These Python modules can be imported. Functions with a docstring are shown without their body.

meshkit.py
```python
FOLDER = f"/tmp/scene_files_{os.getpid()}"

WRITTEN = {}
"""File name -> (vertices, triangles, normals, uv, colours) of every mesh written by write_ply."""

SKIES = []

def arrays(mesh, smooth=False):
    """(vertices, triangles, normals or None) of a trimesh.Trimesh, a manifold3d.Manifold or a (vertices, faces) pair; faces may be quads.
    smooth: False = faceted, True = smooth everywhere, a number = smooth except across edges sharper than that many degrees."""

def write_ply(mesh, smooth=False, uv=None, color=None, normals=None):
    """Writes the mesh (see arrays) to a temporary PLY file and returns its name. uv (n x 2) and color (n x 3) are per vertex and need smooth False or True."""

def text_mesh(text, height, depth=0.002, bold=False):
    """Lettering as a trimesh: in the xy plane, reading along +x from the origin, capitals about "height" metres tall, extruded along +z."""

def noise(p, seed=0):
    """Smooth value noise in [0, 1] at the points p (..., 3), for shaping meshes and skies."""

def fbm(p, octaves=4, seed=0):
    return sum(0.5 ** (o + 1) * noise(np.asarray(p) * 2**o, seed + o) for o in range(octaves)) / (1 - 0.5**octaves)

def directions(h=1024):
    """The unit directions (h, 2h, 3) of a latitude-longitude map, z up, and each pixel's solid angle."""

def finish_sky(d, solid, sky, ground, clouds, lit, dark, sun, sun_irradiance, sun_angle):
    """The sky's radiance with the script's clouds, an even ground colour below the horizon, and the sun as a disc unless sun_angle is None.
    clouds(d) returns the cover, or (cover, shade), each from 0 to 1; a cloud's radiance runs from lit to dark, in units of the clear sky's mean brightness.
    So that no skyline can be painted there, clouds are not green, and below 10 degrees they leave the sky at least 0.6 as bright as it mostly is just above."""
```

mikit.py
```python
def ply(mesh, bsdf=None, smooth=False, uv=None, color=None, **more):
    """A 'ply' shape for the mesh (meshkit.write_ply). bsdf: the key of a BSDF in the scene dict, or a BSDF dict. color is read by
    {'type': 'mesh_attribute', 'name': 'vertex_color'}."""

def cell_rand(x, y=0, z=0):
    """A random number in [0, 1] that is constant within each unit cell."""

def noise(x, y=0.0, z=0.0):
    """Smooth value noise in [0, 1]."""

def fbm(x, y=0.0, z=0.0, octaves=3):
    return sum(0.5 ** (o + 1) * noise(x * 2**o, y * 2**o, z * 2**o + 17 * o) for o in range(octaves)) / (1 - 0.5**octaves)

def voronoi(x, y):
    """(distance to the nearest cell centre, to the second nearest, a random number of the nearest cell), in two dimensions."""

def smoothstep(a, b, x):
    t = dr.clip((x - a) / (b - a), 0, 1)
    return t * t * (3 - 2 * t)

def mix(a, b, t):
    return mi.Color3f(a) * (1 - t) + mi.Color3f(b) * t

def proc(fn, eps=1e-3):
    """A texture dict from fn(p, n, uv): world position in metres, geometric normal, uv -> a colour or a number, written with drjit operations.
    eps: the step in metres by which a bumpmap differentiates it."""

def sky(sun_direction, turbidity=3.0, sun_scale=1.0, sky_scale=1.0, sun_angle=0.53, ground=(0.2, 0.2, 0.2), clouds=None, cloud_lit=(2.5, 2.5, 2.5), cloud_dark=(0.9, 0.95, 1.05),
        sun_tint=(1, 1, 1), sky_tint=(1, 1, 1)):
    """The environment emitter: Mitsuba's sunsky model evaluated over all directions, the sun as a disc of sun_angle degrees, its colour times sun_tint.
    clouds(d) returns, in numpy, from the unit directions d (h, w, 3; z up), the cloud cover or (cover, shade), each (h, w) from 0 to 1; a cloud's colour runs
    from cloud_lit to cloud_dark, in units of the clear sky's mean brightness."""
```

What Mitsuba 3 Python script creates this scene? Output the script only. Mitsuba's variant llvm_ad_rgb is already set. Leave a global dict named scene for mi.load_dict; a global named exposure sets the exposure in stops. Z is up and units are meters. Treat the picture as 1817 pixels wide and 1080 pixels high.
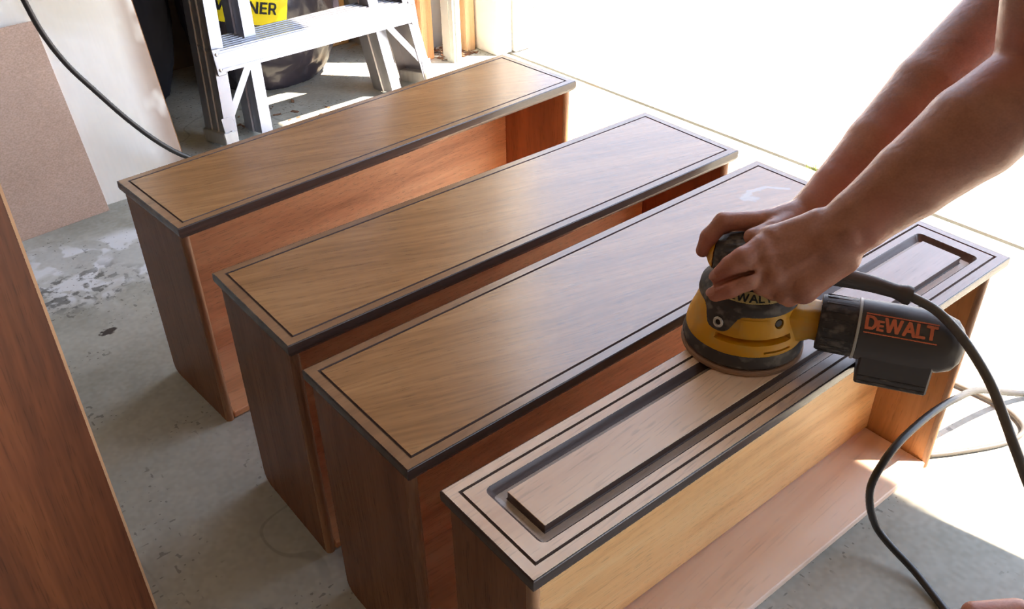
import math
import numpy as np
import trimesh
import drjit as dr
import mitsuba as mi
import manifold3d as m3
from shapely.geometry import Polygon, box as sbox
import meshkit
import mikit
from mikit import noise, fbm, smoothstep, mix, proc

T = mi.ScalarTransform4f
scene = {'type': 'scene'}
labels = {}
rng = np.random.default_rng(7)

# ------------------------------------------------------------------ camera, light, exposure
# x runs along the drawers towards the garage door, y away from the camera, z up
CAM = np.array([0.0, 0.0, 0.8986])
FW = np.array([0.53305, 0.62744, -0.56761])
UP = np.array([0.38088, 0.42110, 0.82317])
scene['camera'] = {'type': 'perspective', 'fov_axis': 'x', 'fov': 58.57, 'near_clip': 0.05, 'far_clip': 200.0,
                   'to_world': T().look_at(origin=CAM.tolist(), target=(CAM + FW).tolist(), up=UP.tolist())}
SUN = (0.338, -0.324, 0.883)
scene['sky'] = mikit.sky(SUN, turbidity=3.2, sun_scale=1.6, sky_scale=1.25, ground=(0.32, 0.31, 0.29), sky_tint=(0.95, 1.0, 1.08),
                           clouds=lambda d: 0.45 + 0.5 * np.clip((meshkit.fbm(d * np.array([2.2, 2.2, 4.0]) + 5.0, 4, 3) - 0.45) * 3, 0, 1), cloud_lit=(2.9, 3.25, 3.8), cloud_dark=(1.8, 1.95, 2.2))
exposure = 3.58


# ------------------------------------------------------------------ helpers
def rgb(r, g, b):
    """sRGB 0..255 to linear"""
    out = []
    for c in (r, g, b):
        c = c / 255.0
        out.append(c / 12.92 if c <= 0.04045 else ((c + 0.055) / 1.055) ** 2.4)
    return out


def plain(name, col, rough=0.5, spec=0.5, metallic=0.0, clearcoat=0.0):
    scene[name] = {'type': 'twosided', 'bsdf': {'type': 'principled', 'base_color': {'type': 'rgb', 'value': list(col)}, 'roughness': rough,
                                                'specular': spec, 'metallic': metallic, 'clearcoat': clearcoat, 'clearcoat_gloss': 0.85}}


def textured(name, fn, rough=0.5, spec=0.5, metallic=0.0, bump=None, bump_scale=1.0, clearcoat=0.0, sheen=0.0, eps=1e-3):
    b = {'type': 'principled', 'base_color': proc(fn), 'roughness': rough, 'specular': spec, 'metallic': metallic}
    if clearcoat:
        b['clearcoat'] = clearcoat
        b['clearcoat_gloss'] = 0.8
    if bump is not None:
        b = {'type': 'bumpmap', 'nested': proc(bump, eps), 'scale': bump_scale, 'bsdf': b}
        # nested texture first, nested bsdf second
    scene[name] = {'type': 'twosided', 'bsdf': b}


def add(key, mesh, mat, smooth=False, **kw):
    scene[key] = mikit.ply(mesh, mat, smooth=smooth, **kw)
    return key


def tag(key, label=None, category=None, group=None, kind=None):
    d = labels.setdefault(key, {})
    if label:
        d['label'] = label
    if category:
        d['category'] = category
    if group:
        d['group'] = group
    if kind:
        d['kind'] = kind


def num(base, i):
    return base if i == 0 else f'{base}_{i:03d}'


def cat(*ms):
    return trimesh.util.concatenate([m for m in ms])


def bx(x0, x1, y0, y1, z0, z1, bev=0.0):
    """box, with chamfered edges when bev > 0"""
    if bev <= 0:
        m = trimesh.creation.box((x1 - x0, y1 - y0, z1 - z0))
        m.apply_translation(((x0 + x1) / 2, (y0 + y1) / 2, (z0 + z1) / 2))
        return m
    pts = []
    for sx in (x0, x1):
        for sy in (y0, y1):
            for sz in (z0, z1):
                ix = bev if sx == x0 else -bev
                iy = bev if sy == y0 else -bev
                iz = bev if sz == z0 else -bev
                pts += [(sx, sy + iy, sz + iz), (sx + ix, sy, sz + iz), (sx + ix, sy + iy, sz)]
    return trimesh.convex.convex_hull(np.array(pts))


def xf(m, ang=0.0, loc=(0, 0, 0)):
    m = m.copy()
    c, s = math.cos(ang), math.sin(ang)
    M = np.eye(4)
    M[:2, :2] = [[c, -s], [s, c]]
    M[:3, 3] = loc
    m.apply_transform(M)
    return m


def frame_mesh(m, o, ex, ey, ez):
    """local axes to world directions"""
    m = m.copy()
    M = np.eye(4)
    M[:3, 0], M[:3, 1], M[:3, 2], M[:3, 3] = ex, ey, ez, o
    m.apply_transform(M)
    return m


def extrude(poly, h):
    return trimesh.creation.extrude_polygon(poly, h, engine='earcut')


def catmull(P, n=10):
    P = np.asarray(P, float)
    Q = np.vstack([2 * P[0] - P[1], P, 2 * P[-1] - P[-2]])
    out = []
    for i in range(1, len(Q) - 2):
        for t in np.linspace(0, 1, n, endpoint=False):
            a, b, c, d = Q[i - 1], Q[i], Q[i + 1], Q[i + 2]
            out.append(0.5 * (2 * b + (c - a) * t + (2 * a - 5 * b + 4 * c - d) * t * t + (3 * b - a - 3 * c + d) * t ** 3))
    out.append(Q[-2])
    return np.array(out)


def tube(P, r, sides=12):
    P = np.asarray(P, float)
    n = len(P)
    r = np.broadcast_to(r, (n,))
    t = np.gradient(P, axis=0)
    t /= np.linalg.norm(t, axis=1, keepdims=True) + 1e-12
    ref = np.array([0, 0, 1.0]) if abs(t[0, 2]) < 0.9 else np.array([1.0, 0, 0])
    a = np.cross(t[0], ref)
    a /= np.linalg.norm(a)
    V = []
    ang = np.arange(sides) * 2 * np.pi / sides
    for i in range(n):
        a = a - t[i] * (a @ t[i])
        a /= np.linalg.norm(a)
        b = np.cross(t[i], a)
        V.append(P[i] + r[i] * (np.cos(ang)[:, None] * a + np.sin(ang)[:, None] * b))
    V = np.vstack(V + [P[:1], P[-1:]])
    F = []
    for i in range(n - 1):
        for j in range(sides):
            k = (j + 1) % sides
            F += [(i * sides + j, i * sides + k, (i + 1) * sides + k), (i * sides + j, (i + 1) * sides + k, (i + 1) * sides + j)]
    for j in range(sides):
        k = (j + 1) % sides
        F += [(n * sides, k, j), (n * sides + 1, (n - 1) * sides + j, (n - 1) * sides + k)]
    m = trimesh.Trimesh(V, np.array(F), process=False)
    m.fix_normals()
    return m


def lathe(profile, n=48, ax=(1.0, 1.0)):
    """profile [(r, z)] revolved about z; ax scales x and y"""
    ang = np.arange(n) * 2 * np.pi / n
    V, F = [], []
    for r, z in profile:
        V.append(np.stack([ax[0] * r * np.cos(ang), ax[1] * r * np.sin(ang), np.full(n, z)], 1))
    V = np.vstack(V)
    for i in range(len(profile) - 1):
        for j in range(n):
            k = (j + 1) % n
            F += [(i * n + j, i * n + k, (i + 1) * n + k), (i * n + j, (i + 1) * n + k, (i + 1) * n + j)]
    m = trimesh.Trimesh(V, np.array(F), process=False)
    return m


def ring_pts(x0, x1, y0, y1, r, z, n=6):
    """rounded rectangle with 4 * n points"""
    out = []
    for cx, cy, a0 in ((x1 - r, y1 - r, 0), (x0 + r, y1 - r, 90), (x0 + r, y0 + r, 180), (x1 - r, y0 + r, 270)):
        for k in range(n):
            a = math.radians(a0 + 90 * k / (n - 1))
            out.append((cx + r * math.cos(a), cy + r * math.sin(a), z))
    return np.array(out)


def loft(rings, cap0=False, cap1=False):
    n = len(rings[0])
    V = np.vstack(rings)
    F = []
    for i in range(len(rings) - 1):
        for j in range(n):
            k = (j + 1) % n
            F += [(i * n + j, i * n + k, (i + 1) * n + k), (i * n + j, (i + 1) * n + k, (i + 1) * n + j)]
    if cap0:
        c = len(V)
        V = np.vstack([V, rings[0].mean(0)])
        F += [(c, (j + 1) % n, j) for j in range(n)]
    if cap1:
        c = len(V)
        V = np.vstack([V, rings[-1].mean(0)])
        F += [(c, (len(rings) - 1) * n + j, (len(rings) - 1) * n + (j + 1) % n) for j in range(n)]
    return trimesh.Trimesh(V, np.array(F), process=False)


def man(mesh):
    return m3.Manifold(m3.Mesh(np.asarray(mesh.vertices, np.float32), np.asarray(mesh.faces, np.uint32)))


def tri(man_):
    m = man_.to_mesh()
    return trimesh.Trimesh(m.vert_properties[:, :3], m.tri_verts, process=False)


def surface_net(F, o, h):
    """closed smooth mesh of the zero level of the array F (negative inside)"""
    ins = F < 0
    n = np.array(F.shape)
    cnt = sum(ins[a:n[0] - 1 + a, b:n[1] - 1 + b, c:n[2] - 1 + c].astype(np.int8) for a in (0, 1) for b in (0, 1) for c in (0, 1))
    cells = np.argwhere((cnt > 0) & (cnt < 8))
    idx = -np.ones(n - 1, np.int64)
    idx[tuple(cells.T)] = np.arange(len(cells))
    corner = np.array([(a, b, c) for a in (0, 1) for b in (0, 1) for c in (0, 1)])
    val = np.stack([F[tuple((cells + k).T)] for k in corner], 1)
    acc, w = np.zeros((len(cells), 3)), np.zeros(len(cells))
    for i in range(8):
        for j in range(i + 1, 8):
            if np.abs(corner[i] - corner[j]).sum() != 1:
                continue
            hit = (val[:, i] < 0) != (val[:, j] < 0)
            t = val[hit, i] / (val[hit, i] - val[hit, j])
            acc[hit] += corner[i] + t[:, None] * (corner[j] - corner[i])
            w[hit] += 1
    V = o + h * (cells + acc / w[:, None])
    Q = []
    for ax in range(3):
        u, v = (ax + 1) % 3, (ax + 2) % 3
        lo = [slice(0, -1) if k == ax else slice(None) for k in range(3)]
        hi = [slice(1, None) if k == ax else slice(None) for k in range(3)]
        a, b = ins[tuple(lo)], ins[tuple(hi)]
        e = np.argwhere(a != b)
        e = e[(e[:, u] > 0) & (e[:, v] > 0) & (e[:, u] < n[u] - 1) & (e[:, v] < n[v] - 1)]
        du, dv = np.eye(3, dtype=int)[u], np.eye(3, dtype=int)[v]
        q = np.stack([idx[tuple((e - du - dv).T)], idx[tuple((e - dv).T)], idx[tuple(e.T)], idx[tuple((e - du).T)]], 1)
        flip = ~a[tuple(e.T)]
        q[flip] = q[flip][:, ::-1]
        Q.append(q)
    Q = np.vstack(Q)
    return trimesh.Trimesh(V, np.vstack([Q[:, [0, 1, 2]], Q[:, [0, 2, 3]]]), process=False)


def relax(m, n):
    """gentle volume-keeping smoothing"""
    e = m.edges_unique
    v = np.array(m.vertices)
    deg = np.zeros(len(v))
    for k in (0, 1):
        np.add.at(deg, e[:, k], 1)
    for it in range(2 * n):
        acc = np.zeros_like(v)
        np.add.at(acc, e[:, 0], v[e[:, 1]])
        np.add.at(acc, e[:, 1], v[e[:, 0]])
        v = v + (0.5 if it % 2 == 0 else -0.52) * (acc / np.maximum(deg, 1)[:, None] - v) * (deg > 0)[:, None]
    return trimesh.Trimesh(v, m.faces, process=False)


def blend_body(bones, h, k, pad=0.03, cuts=()):
    """bones: (p0, p1, r0, r1) or with a fifth entry = own blend length; smooth union of tapered capsules"""
    P = np.array([b[0] for b in bones] + [b[1] for b in bones], float)
    R = max(max(b[2], b[3]) for b in bones)
    lo, hi = P.min(0) - R - pad, P.max(0) + R + pad
    n = np.ceil((hi - lo) / h).astype(int) + 1
    S = np.zeros(n, np.float32)
    for b in bones:
        a, c, r0, r1 = np.asarray(b[0], float), np.asarray(b[1], float), b[2], b[3]
        m = max(r0, r1) + 5 * k
        i0 = np.maximum(((np.minimum(a, c) - m - lo) / h).astype(int), 0)
        i1 = np.minimum(((np.maximum(a, c) + m - lo) / h).astype(int) + 2, n)
        g = np.stack(np.meshgrid(*[lo[q] + h * np.arange(i0[q], i1[q]) for q in range(3)], indexing='ij'), -1).astype(np.float32)
        d = (c - a).astype(np.float32)
        L2 = float(d @ d) + 1e-12
        t = np.clip(((g - a.astype(np.float32)) @ d) / L2, 0, 1)
        dist = np.linalg.norm(g - a.astype(np.float32) - t[..., None] * d, axis=-1) - (r0 + t * (r1 - r0))
        S[i0[0]:i1[0], i0[1]:i1[1], i0[2]:i1[2]] += np.exp(-np.clip(dist / k, -30, 30))
    F = -k * np.log(np.maximum(S, 1e-13))
    for a, c, r in cuts:                                   # thin creases, as between two fingers
        a, c = np.asarray(a, float), np.asarray(c, float)
        m = r + 4 * h
        i0 = np.maximum(((np.minimum(a, c) - m - lo) / h).astype(int), 0)
        i1 = np.minimum(((np.maximum(a, c) + m - lo) / h).astype(int) + 2, n)
        g = np.stack(np.meshgrid(*[lo[q] + h * np.arange(i0[q], i1[q]) for q in range(3)], indexing='ij'), -1)
        d = c - a
        t = np.clip(((g - a) @ d) / (d @ d), 0, 1)
        dist = np.linalg.norm(g - a - t[..., None] * d, axis=-1)
        w_ = F[i0[0]:i1[0], i0[1]:i1[1], i0[2]:i1[2]]
        np.maximum(w_, (r - dist).astype(np.float32), out=w_)
    return surface_net(F, lo, h)


def lettering(text, height, depth=0.0008, bold=True):
    return meshkit.text_mesh(text, height, depth, bold)


# ------------------------------------------------------------------ materials
def wood_fn(cols, axis, scale=1.0, fleck=0.5, band=0.5, tilt=0.0, seed=0.0):
    """grain along axis ('x' or 'z'): cols = dark, middle, light"""
    cd, cm, cl = cols

    def fn(p, n, uv):
        if axis == 'x':
            g0, a0, b0 = p.x, p.y, p.z
        elif axis == 'z':
            g0, a0, b0 = p.z, p.y + p.x * 0.7, p.x
        else:
            g0, a0, b0 = p.y, p.x, p.z
        g = g0 + tilt * a0 + seed
        a = a0 - tilt * g0 + seed * 1.7
        b = b0
        warp = (fbm(g * 3.0 * scale, a * 9 * scale, b * 9 * scale, 2) - 0.5) * 0.05
        aw = a + warp
        bands = fbm(g * 1.6 * scale, aw * 34 * scale, b * 34 * scale, 3)
        fine = fbm(g * 20 * scale, aw * 280 * scale, b * 280 * scale, 2)
        pores = smoothstep(0.6, 0.92, noise(g * 62 * scale + 9.0, aw * 800 * scale, b * 800 * scale))
        t = dr.clip(0.5 + (bands - 0.5) * 2.2 * band + (fine - 0.5) * 0.5 * fleck, 0, 1)
        c = mix(mix(cd, cm, dr.clip(t * 2, 0, 1)), cl, dr.clip(t * 2 - 1, 0, 1))
        return c * (1 - 0.30 * fleck * pores)
    return fn


walnut = (rgb(118, 80, 45), rgb(156, 111, 68), rgb(178, 134, 88))
walnut_fn = wood_fn(walnut, 'x', 1.0, 0.95, 0.32, tilt=-0.34)


def face_fn(p, n, uv):
    c = walnut_fn(p, n, uv)
    # faint pale smear left by a wiping cloth on the third drawer
    d = mi.Float(9.0)
    pts = ((0.9250, 0.5990, 0.0075), (0.9180, 0.6070, 0.0070), (0.9374, 0.6143, 0.0045), (0.9644, 0.6071, 0.0035), (0.9822, 0.5841, 0.0030))
    for (ax, ay, wa), (bx2, by2, wb) in zip(pts[:-1], pts[1:]):
        ex_, ey_ = bx2 - ax, by2 - ay
        t = dr.clip(((p.x - ax) * ex_ + (p.y - ay) * ey_) / (ex_ * ex_ + ey_ * ey_), 0, 1)
        d = dr.minimum(d, dr.sqrt(dr.square(p.x - ax - t * ex_) + dr.square(p.y - ay - t * ey_)) / (wa + (wb - wa) * t))
    arc = smoothstep(1.25, 0.5, d + (noise(p.x * 240, p.y * 240, 3.0) - 0.5) * 0.5)
    return mix(c, mi.Color3f(0.46, 0.46, 0.43), dr.clip(arc * 0.42, 0, 1))


textured('wood_front', face_fn, rough=0.22, spec=0.8, clearcoat=1.0, bump=lambda p, n, uv: noise(p.x * 40, p.y * 480 + p.x * 90, p.z * 480), bump_scale=0.00012)
textured('wood_border', wood_fn((rgb(100, 70, 46), rgb(138, 100, 68), rgb(162, 124, 88)), 'x', 1.2, 0.6, 0.4), rough=0.22, spec=0.8, clearcoat=1.0)
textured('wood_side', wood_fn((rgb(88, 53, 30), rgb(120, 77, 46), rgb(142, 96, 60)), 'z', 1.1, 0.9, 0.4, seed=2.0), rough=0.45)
textured('wood_inside', wood_fn((rgb(174, 116, 78), rgb(206, 148, 106), rgb(224, 174, 130)), 'x', 1.0, 0.8, 0.6, tilt=0.15, seed=4.0), rough=0.5)
textured('wood_back', wood_fn((rgb(190, 132, 90), rgb(218, 162, 118), rgb(230, 182, 140)), 'x', 0.8, 0.5, 0.6, seed=6.0), rough=0.55)
textured('dark_edge', wood_fn((rgb(44, 34, 32), rgb(60, 47, 43), rgb(82, 66, 60)), 'x', 1.5, 0.6, 0.6, seed=8.0), rough=0.28, spec=0.7, clearcoat=0.5)
textured('groove_dark', wood_fn((rgb(84, 68, 60), rgb(104, 86, 78), rgb(126, 108, 100)), 'x', 1.5, 0.5, 0.5, seed=9.0), rough=0.4)
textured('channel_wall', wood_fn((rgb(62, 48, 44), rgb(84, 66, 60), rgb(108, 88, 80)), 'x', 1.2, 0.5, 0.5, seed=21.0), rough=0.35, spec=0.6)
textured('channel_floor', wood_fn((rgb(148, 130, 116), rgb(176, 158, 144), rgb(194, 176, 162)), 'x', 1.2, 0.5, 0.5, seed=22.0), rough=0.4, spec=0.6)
textured('worn_bead', wood_fn((rgb(104, 68, 44), rgb(150, 108, 76), rgb(176, 134, 98)), 'z', 1.6, 0.7, 0.8, seed=29.0), rough=0.5)
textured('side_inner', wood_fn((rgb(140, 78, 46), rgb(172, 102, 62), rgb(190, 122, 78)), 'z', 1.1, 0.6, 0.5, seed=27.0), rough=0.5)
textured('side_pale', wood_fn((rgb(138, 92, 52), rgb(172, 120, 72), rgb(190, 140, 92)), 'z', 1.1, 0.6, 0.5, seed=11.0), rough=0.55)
textured('inside_pale', wood_fn((rgb(206, 150, 92), rgb(232, 184, 126), rgb(240, 202, 150)), 'x', 0.9, 0.6, 0.6, tilt=0.05, seed=12.0), rough=0.5)
textured('back_pale', wood_fn((rgb(216, 176, 148), rgb(236, 206, 182), rgb(244, 220, 202)), 'x', 0.55, 0.35, 0.8, tilt=0.04, seed=13.0), rough=0.6)

raw_fn = wood_fn((rgb(206, 166, 138), rgb(230, 198, 170), rgb(240, 214, 190)), 'x', 0.9, 0.5, 0.5, tilt=0.05, seed=15.0)
old_sheen_fn = wood_fn((rgb(146, 130, 124), rgb(174, 158, 151), rgb(194, 178, 171)), 'x', 1.0, 0.4, 0.4, seed=16.0)  # old finish, greyed and paled: sky sheen is put into its colour


def sanded_fn(p, n, uv):
    # bare wood where the sander has been, old finish with painted sky sheen towards the far end
    e = p.x - 0.64 - 0.25 * (p.y - 0.40) + (fbm(p.x * 14, p.y * 30, 1.0, 3) - 0.5) * 0.10
    t = smoothstep(-0.02, 0.04, e)
    return raw_fn(p, n, uv) * (1 - t) + old_sheen_fn(p, n, uv) * t


textured('wood_sanded', sanded_fn, rough=0.42, spec=0.5)
plain('sanded_line', rgb(66, 52, 50), 0.4)
cab_fn = wood_fn((rgb(76, 37, 15), rgb(110, 57, 27), rgb(132, 74, 38)), 'z', 0.85, 0.9, 0.55, tilt=0.06, seed=20.0)


def cabinet_fn(p, n, uv):
    c = cab_fn(p, n, uv)
    q = (p.x + 0.012) * 0.8 + (p.z - 0.27)
    s = smoothstep(0.0016, 0.0004, dr.abs(q + 12.0 * dr.square(p.x + 0.012))) * smoothstep(0.026, 0.02, dr.abs(p.x + 0.012))
    return mix(c, mi.Color3f(0.42, 0.25, 0.15), dr.clip(s * 0.7, 0, 1))


textured('wood_cabinet', cabinet_fn, rough=0.5)
plain('worn_edge', rgb(186, 142, 104), 0.6)


def concrete_fn(p, n, uv):
    x, y = p.x, p.y
    big = fbm(x * 2.2, y * 2.2, 0.0, 4)
    mid = fbm(x * 11, y * 11, 4.0, 4)
    fine = noise(x * 180, y * 180, 2.0)
    base = mix(rgb(140, 139, 128), rgb(184, 184, 176), dr.clip(big * 1.1 + (mid - 0.5) * 0.9 + (fine - 0.5) * 0.25, 0, 1))
    # white mineral bloom and a grey mottled patch beside the leaning boards
    r1 = dr.sqrt(dr.square((x - 0.36) / 0.26) + dr.square((y - 1.60) / 0.17)) + (fbm(x * 8, y * 8, 9.0, 3) - 0.5) * 1.2
    veins = smoothstep(0.46, 0.62, fbm(x * 26 + mid * 3, y * 26, 11.0, 3))
    bloom = smoothstep(1.05, 0.55, r1) * (0.35 + 0.65 * veins)
    base = mix(base, rgb(218, 220, 224), dr.clip(bloom * 0.85, 0, 1))
    r2 = dr.sqrt(dr.square((x - 0.30) / 0.14) + dr.square((y - 1.56) / 0.10)) + (fbm(x * 10, y * 10, 19.0, 3) - 0.5) * 1.2
    dark = smoothstep(1.0, 0.5, r2) * smoothstep(0.48, 0.64, fbm(x * 70 + mid * 4, y * 70, 21.0, 4))
    base = mix(base, rgb(96, 96, 92), dr.clip(dark * 0.85, 0, 1))
    # pits, a dark spot, ochre drips near the right
    pits = smoothstep(0.84, 0.90, noise(x * 190, y * 190, 31.0)) * smoothstep(0.5, 0.65, noise(x * 12, y * 12, 33.0))
    base = base * (1 - 0.4 * pits)
    ell = dr.sqrt(dr.square((x - 0.2885) / 0.016) + dr.square((y - 1.388) / 0.011)) + (fine - 0.5) * 0.5
    base = mix(base, rgb(66, 58, 54), smoothstep(1.0, 0.7, ell))
    och = smoothstep(0.60, 0.72, fbm(x * 9 + 3.3, y * 30, 41.0, 3)) * smoothstep(0.55, 0.7, noise(x * 3, y * 5, 43.0))
    base = mix(base, rgb(172, 148, 118), dr.clip(och * 0.8, 0, 1))
    cracks = smoothstep(0.012, 0.004, dr.abs(fbm(x * 5, y * 5, 51.0, 3) - 0.52)) * smoothstep(0.55, 0.7, noise(x * 4, y * 4, 55.0))
    return base * (1 - 0.22 * cracks)


textured('concrete', concrete_fn, rough=0.75, spec=0.35)


def drive_fn(p, n, uv):
    t = dr.clip(fbm(p.x * 3, p.y * 3, 0.0, 4) + (noise(p.x * 120, p.y * 120) - 0.5) * 0.25, 0, 1)
    return mix(rgb(186, 182, 174), rgb(206, 203, 196), t)


textured('driveway_concrete', drive_fn, rough=0.85, spec=0.3)
plain('joint_dirt', rgb(44, 48, 42), 0.95, 0.1)
plain('drywall', rgb(126, 116, 102), 0.9, 0.2)
plain('ceiling_paint', rgb(132, 122, 108), 0.9, 0.2)
plain('sheathing', rgb(150, 146, 140), 0.9, 0.2)
plain('white_trim', rgb(232, 230, 224), 0.5)


def birch_fn(p, n, uv):
    w = fbm(p.x * 4, p.z * 5, p.y * 3, 3)
    rings = dr.abs(dr.sin((p.x * 9 + w * 7 + p.z * 2.0) * 3.0))
    c = mix(rgb(238, 234, 226), rgb(220, 210, 190), dr.clip(0.8 * smoothstep(0.35, 0.7, w) + 0.12 * rings, 0, 1))
    fl = noise(p.x * 300, p.z * 40, 3.0)
    stain = smoothstep(0.06, 0.0, 0.64 - p.x + (w - 0.5) * 0.05) * smoothstep(0.42, 0.62, fbm(p.x * 20, p.z * 12, 8.0, 3) + 0.12)
    c = mix(c, rgb(140, 94, 50), dr.clip(stain * 0.7, 0, 1))
    return c * (0.985 + 0.03 * fl)


textured('birch', birch_fn, rough=0.6)


def mdf_fn(p, n, uv):
    t = dr.clip(0.5 + (noise(p.x * 420, p.y * 420, p.z * 420) - 0.5) * 0.9 + (fbm(p.x * 9, p.y * 9, p.z * 9, 3) - 0.5) * 0.6, 0, 1)
    return mix(rgb(176, 146, 126), rgb(202, 174, 156), t)


textured('mdf', mdf_fn, rough=0.75, spec=0.3)
plain('ply_edge', rgb(156, 110, 66), 0.8)
plain('aluminium', (0.42, 0.42, 0.455), 0.36, metallic=0.8)
textured('aluminium_worn', lambda p, n, uv: mix((0.56, 0.54, 0.50), (0.74, 0.73, 0.70), fbm(p.x * 90, p.y * 90, p.z * 14, 3)), rough=0.45, metallic=0.7)
plain('rivet_steel', (0.75, 0.75, 0.76), 0.3, metallic=0.9)
plain('galvanised', rgb(196, 202, 196), 0.5, metallic=0.35)
plain('black_plastic', rgb(54, 50, 60), 0.28, 0.6)
plain('dark_cloth', rgb(34, 34, 40), 0.85, 0.2)
plain('sign_yellow', rgb(240, 216, 22), 0.5)
plain('print_black', rgb(26, 24, 26), 0.55)
plain('cable_black', rgb(40, 38, 38), 0.45)
plain('cord_grey', rgb(92, 88, 84), 0.42)
plain('tool_black', rgb(74, 68, 66), 0.5)


def dusty_fn(p, n, uv):
    t = smoothstep(0.45, 0.75, fbm(p.x * 130, p.y * 130, p.z * 130, 3))
    return mix(rgb(58, 53, 52), rgb(112, 104, 96), t * 0.7)


def dusty_yellow(p, n, uv):
    t = smoothstep(0.42, 0.72, fbm(p.x * 60, p.y * 60, p.z * 60, 4))
    return mix(rgb(206, 146, 12), rgb(196, 158, 84), t * 0.6)


textured('tool_dusty', dusty_fn, rough=0.6)
textured('tool_yellow', dusty_yellow, rough=0.45)
plain('tool_seam', rgb(190, 186, 178), 0.5)
plain('sandpaper', rgb(150, 118, 96), 0.9)
plain('print_orange', rgb(218, 122, 88), 0.6)
plain('print_cream', rgb(206, 186, 124), 0.6)


def skin_fn(p, n, uv):
    a = fbm(p.x * 40, p.y * 40, p.z * 40, 3)
    b = noise(p.x * 700, p.y * 700, p.z * 700)
    c = mix(rgb(150, 96, 76), rgb(182, 126, 102), dr.clip(a + (b - 0.5) * 0.35, 0, 1))
    red = smoothstep(0.45, 0.75, fbm(p.x * 16 + 5, p.y * 16, p.z * 16, 2))
    return mix(c, rgb(176, 92, 78), red * 0.4)


textured('skin', skin_fn, rough=0.48, spec=0.45,
         bump=lambda p, n, uv: fbm(p.x * 260, p.y * 260, p.z * 260, 3), bump_scale=0.0006)
plain('nail', rgb(176, 116, 98), 0.3)
plain('shirt', rgb(96, 104, 116), 0.9, 0.2)
plain('jeans', rgb(58, 68, 92), 0.9, 0.2)
plain('hair', rgb(70, 48, 34), 0.6)
textured('stud_orange', wood_fn((rgb(168, 104, 62), rgb(206, 148, 100), rgb(224, 176, 130)), 'z', 1.2, 0.7, 0.8, seed=30.0), rough=0.75)
textured('stud_tan', wood_fn((rgb(158, 116, 76), rgb(200, 160, 116), rgb(220, 186, 146)), 'z', 0.8, 0.5, 0.9, seed=33.0), rough=0.75)
plain('cardboard', rgb(196, 152, 96), 0.85)
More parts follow.
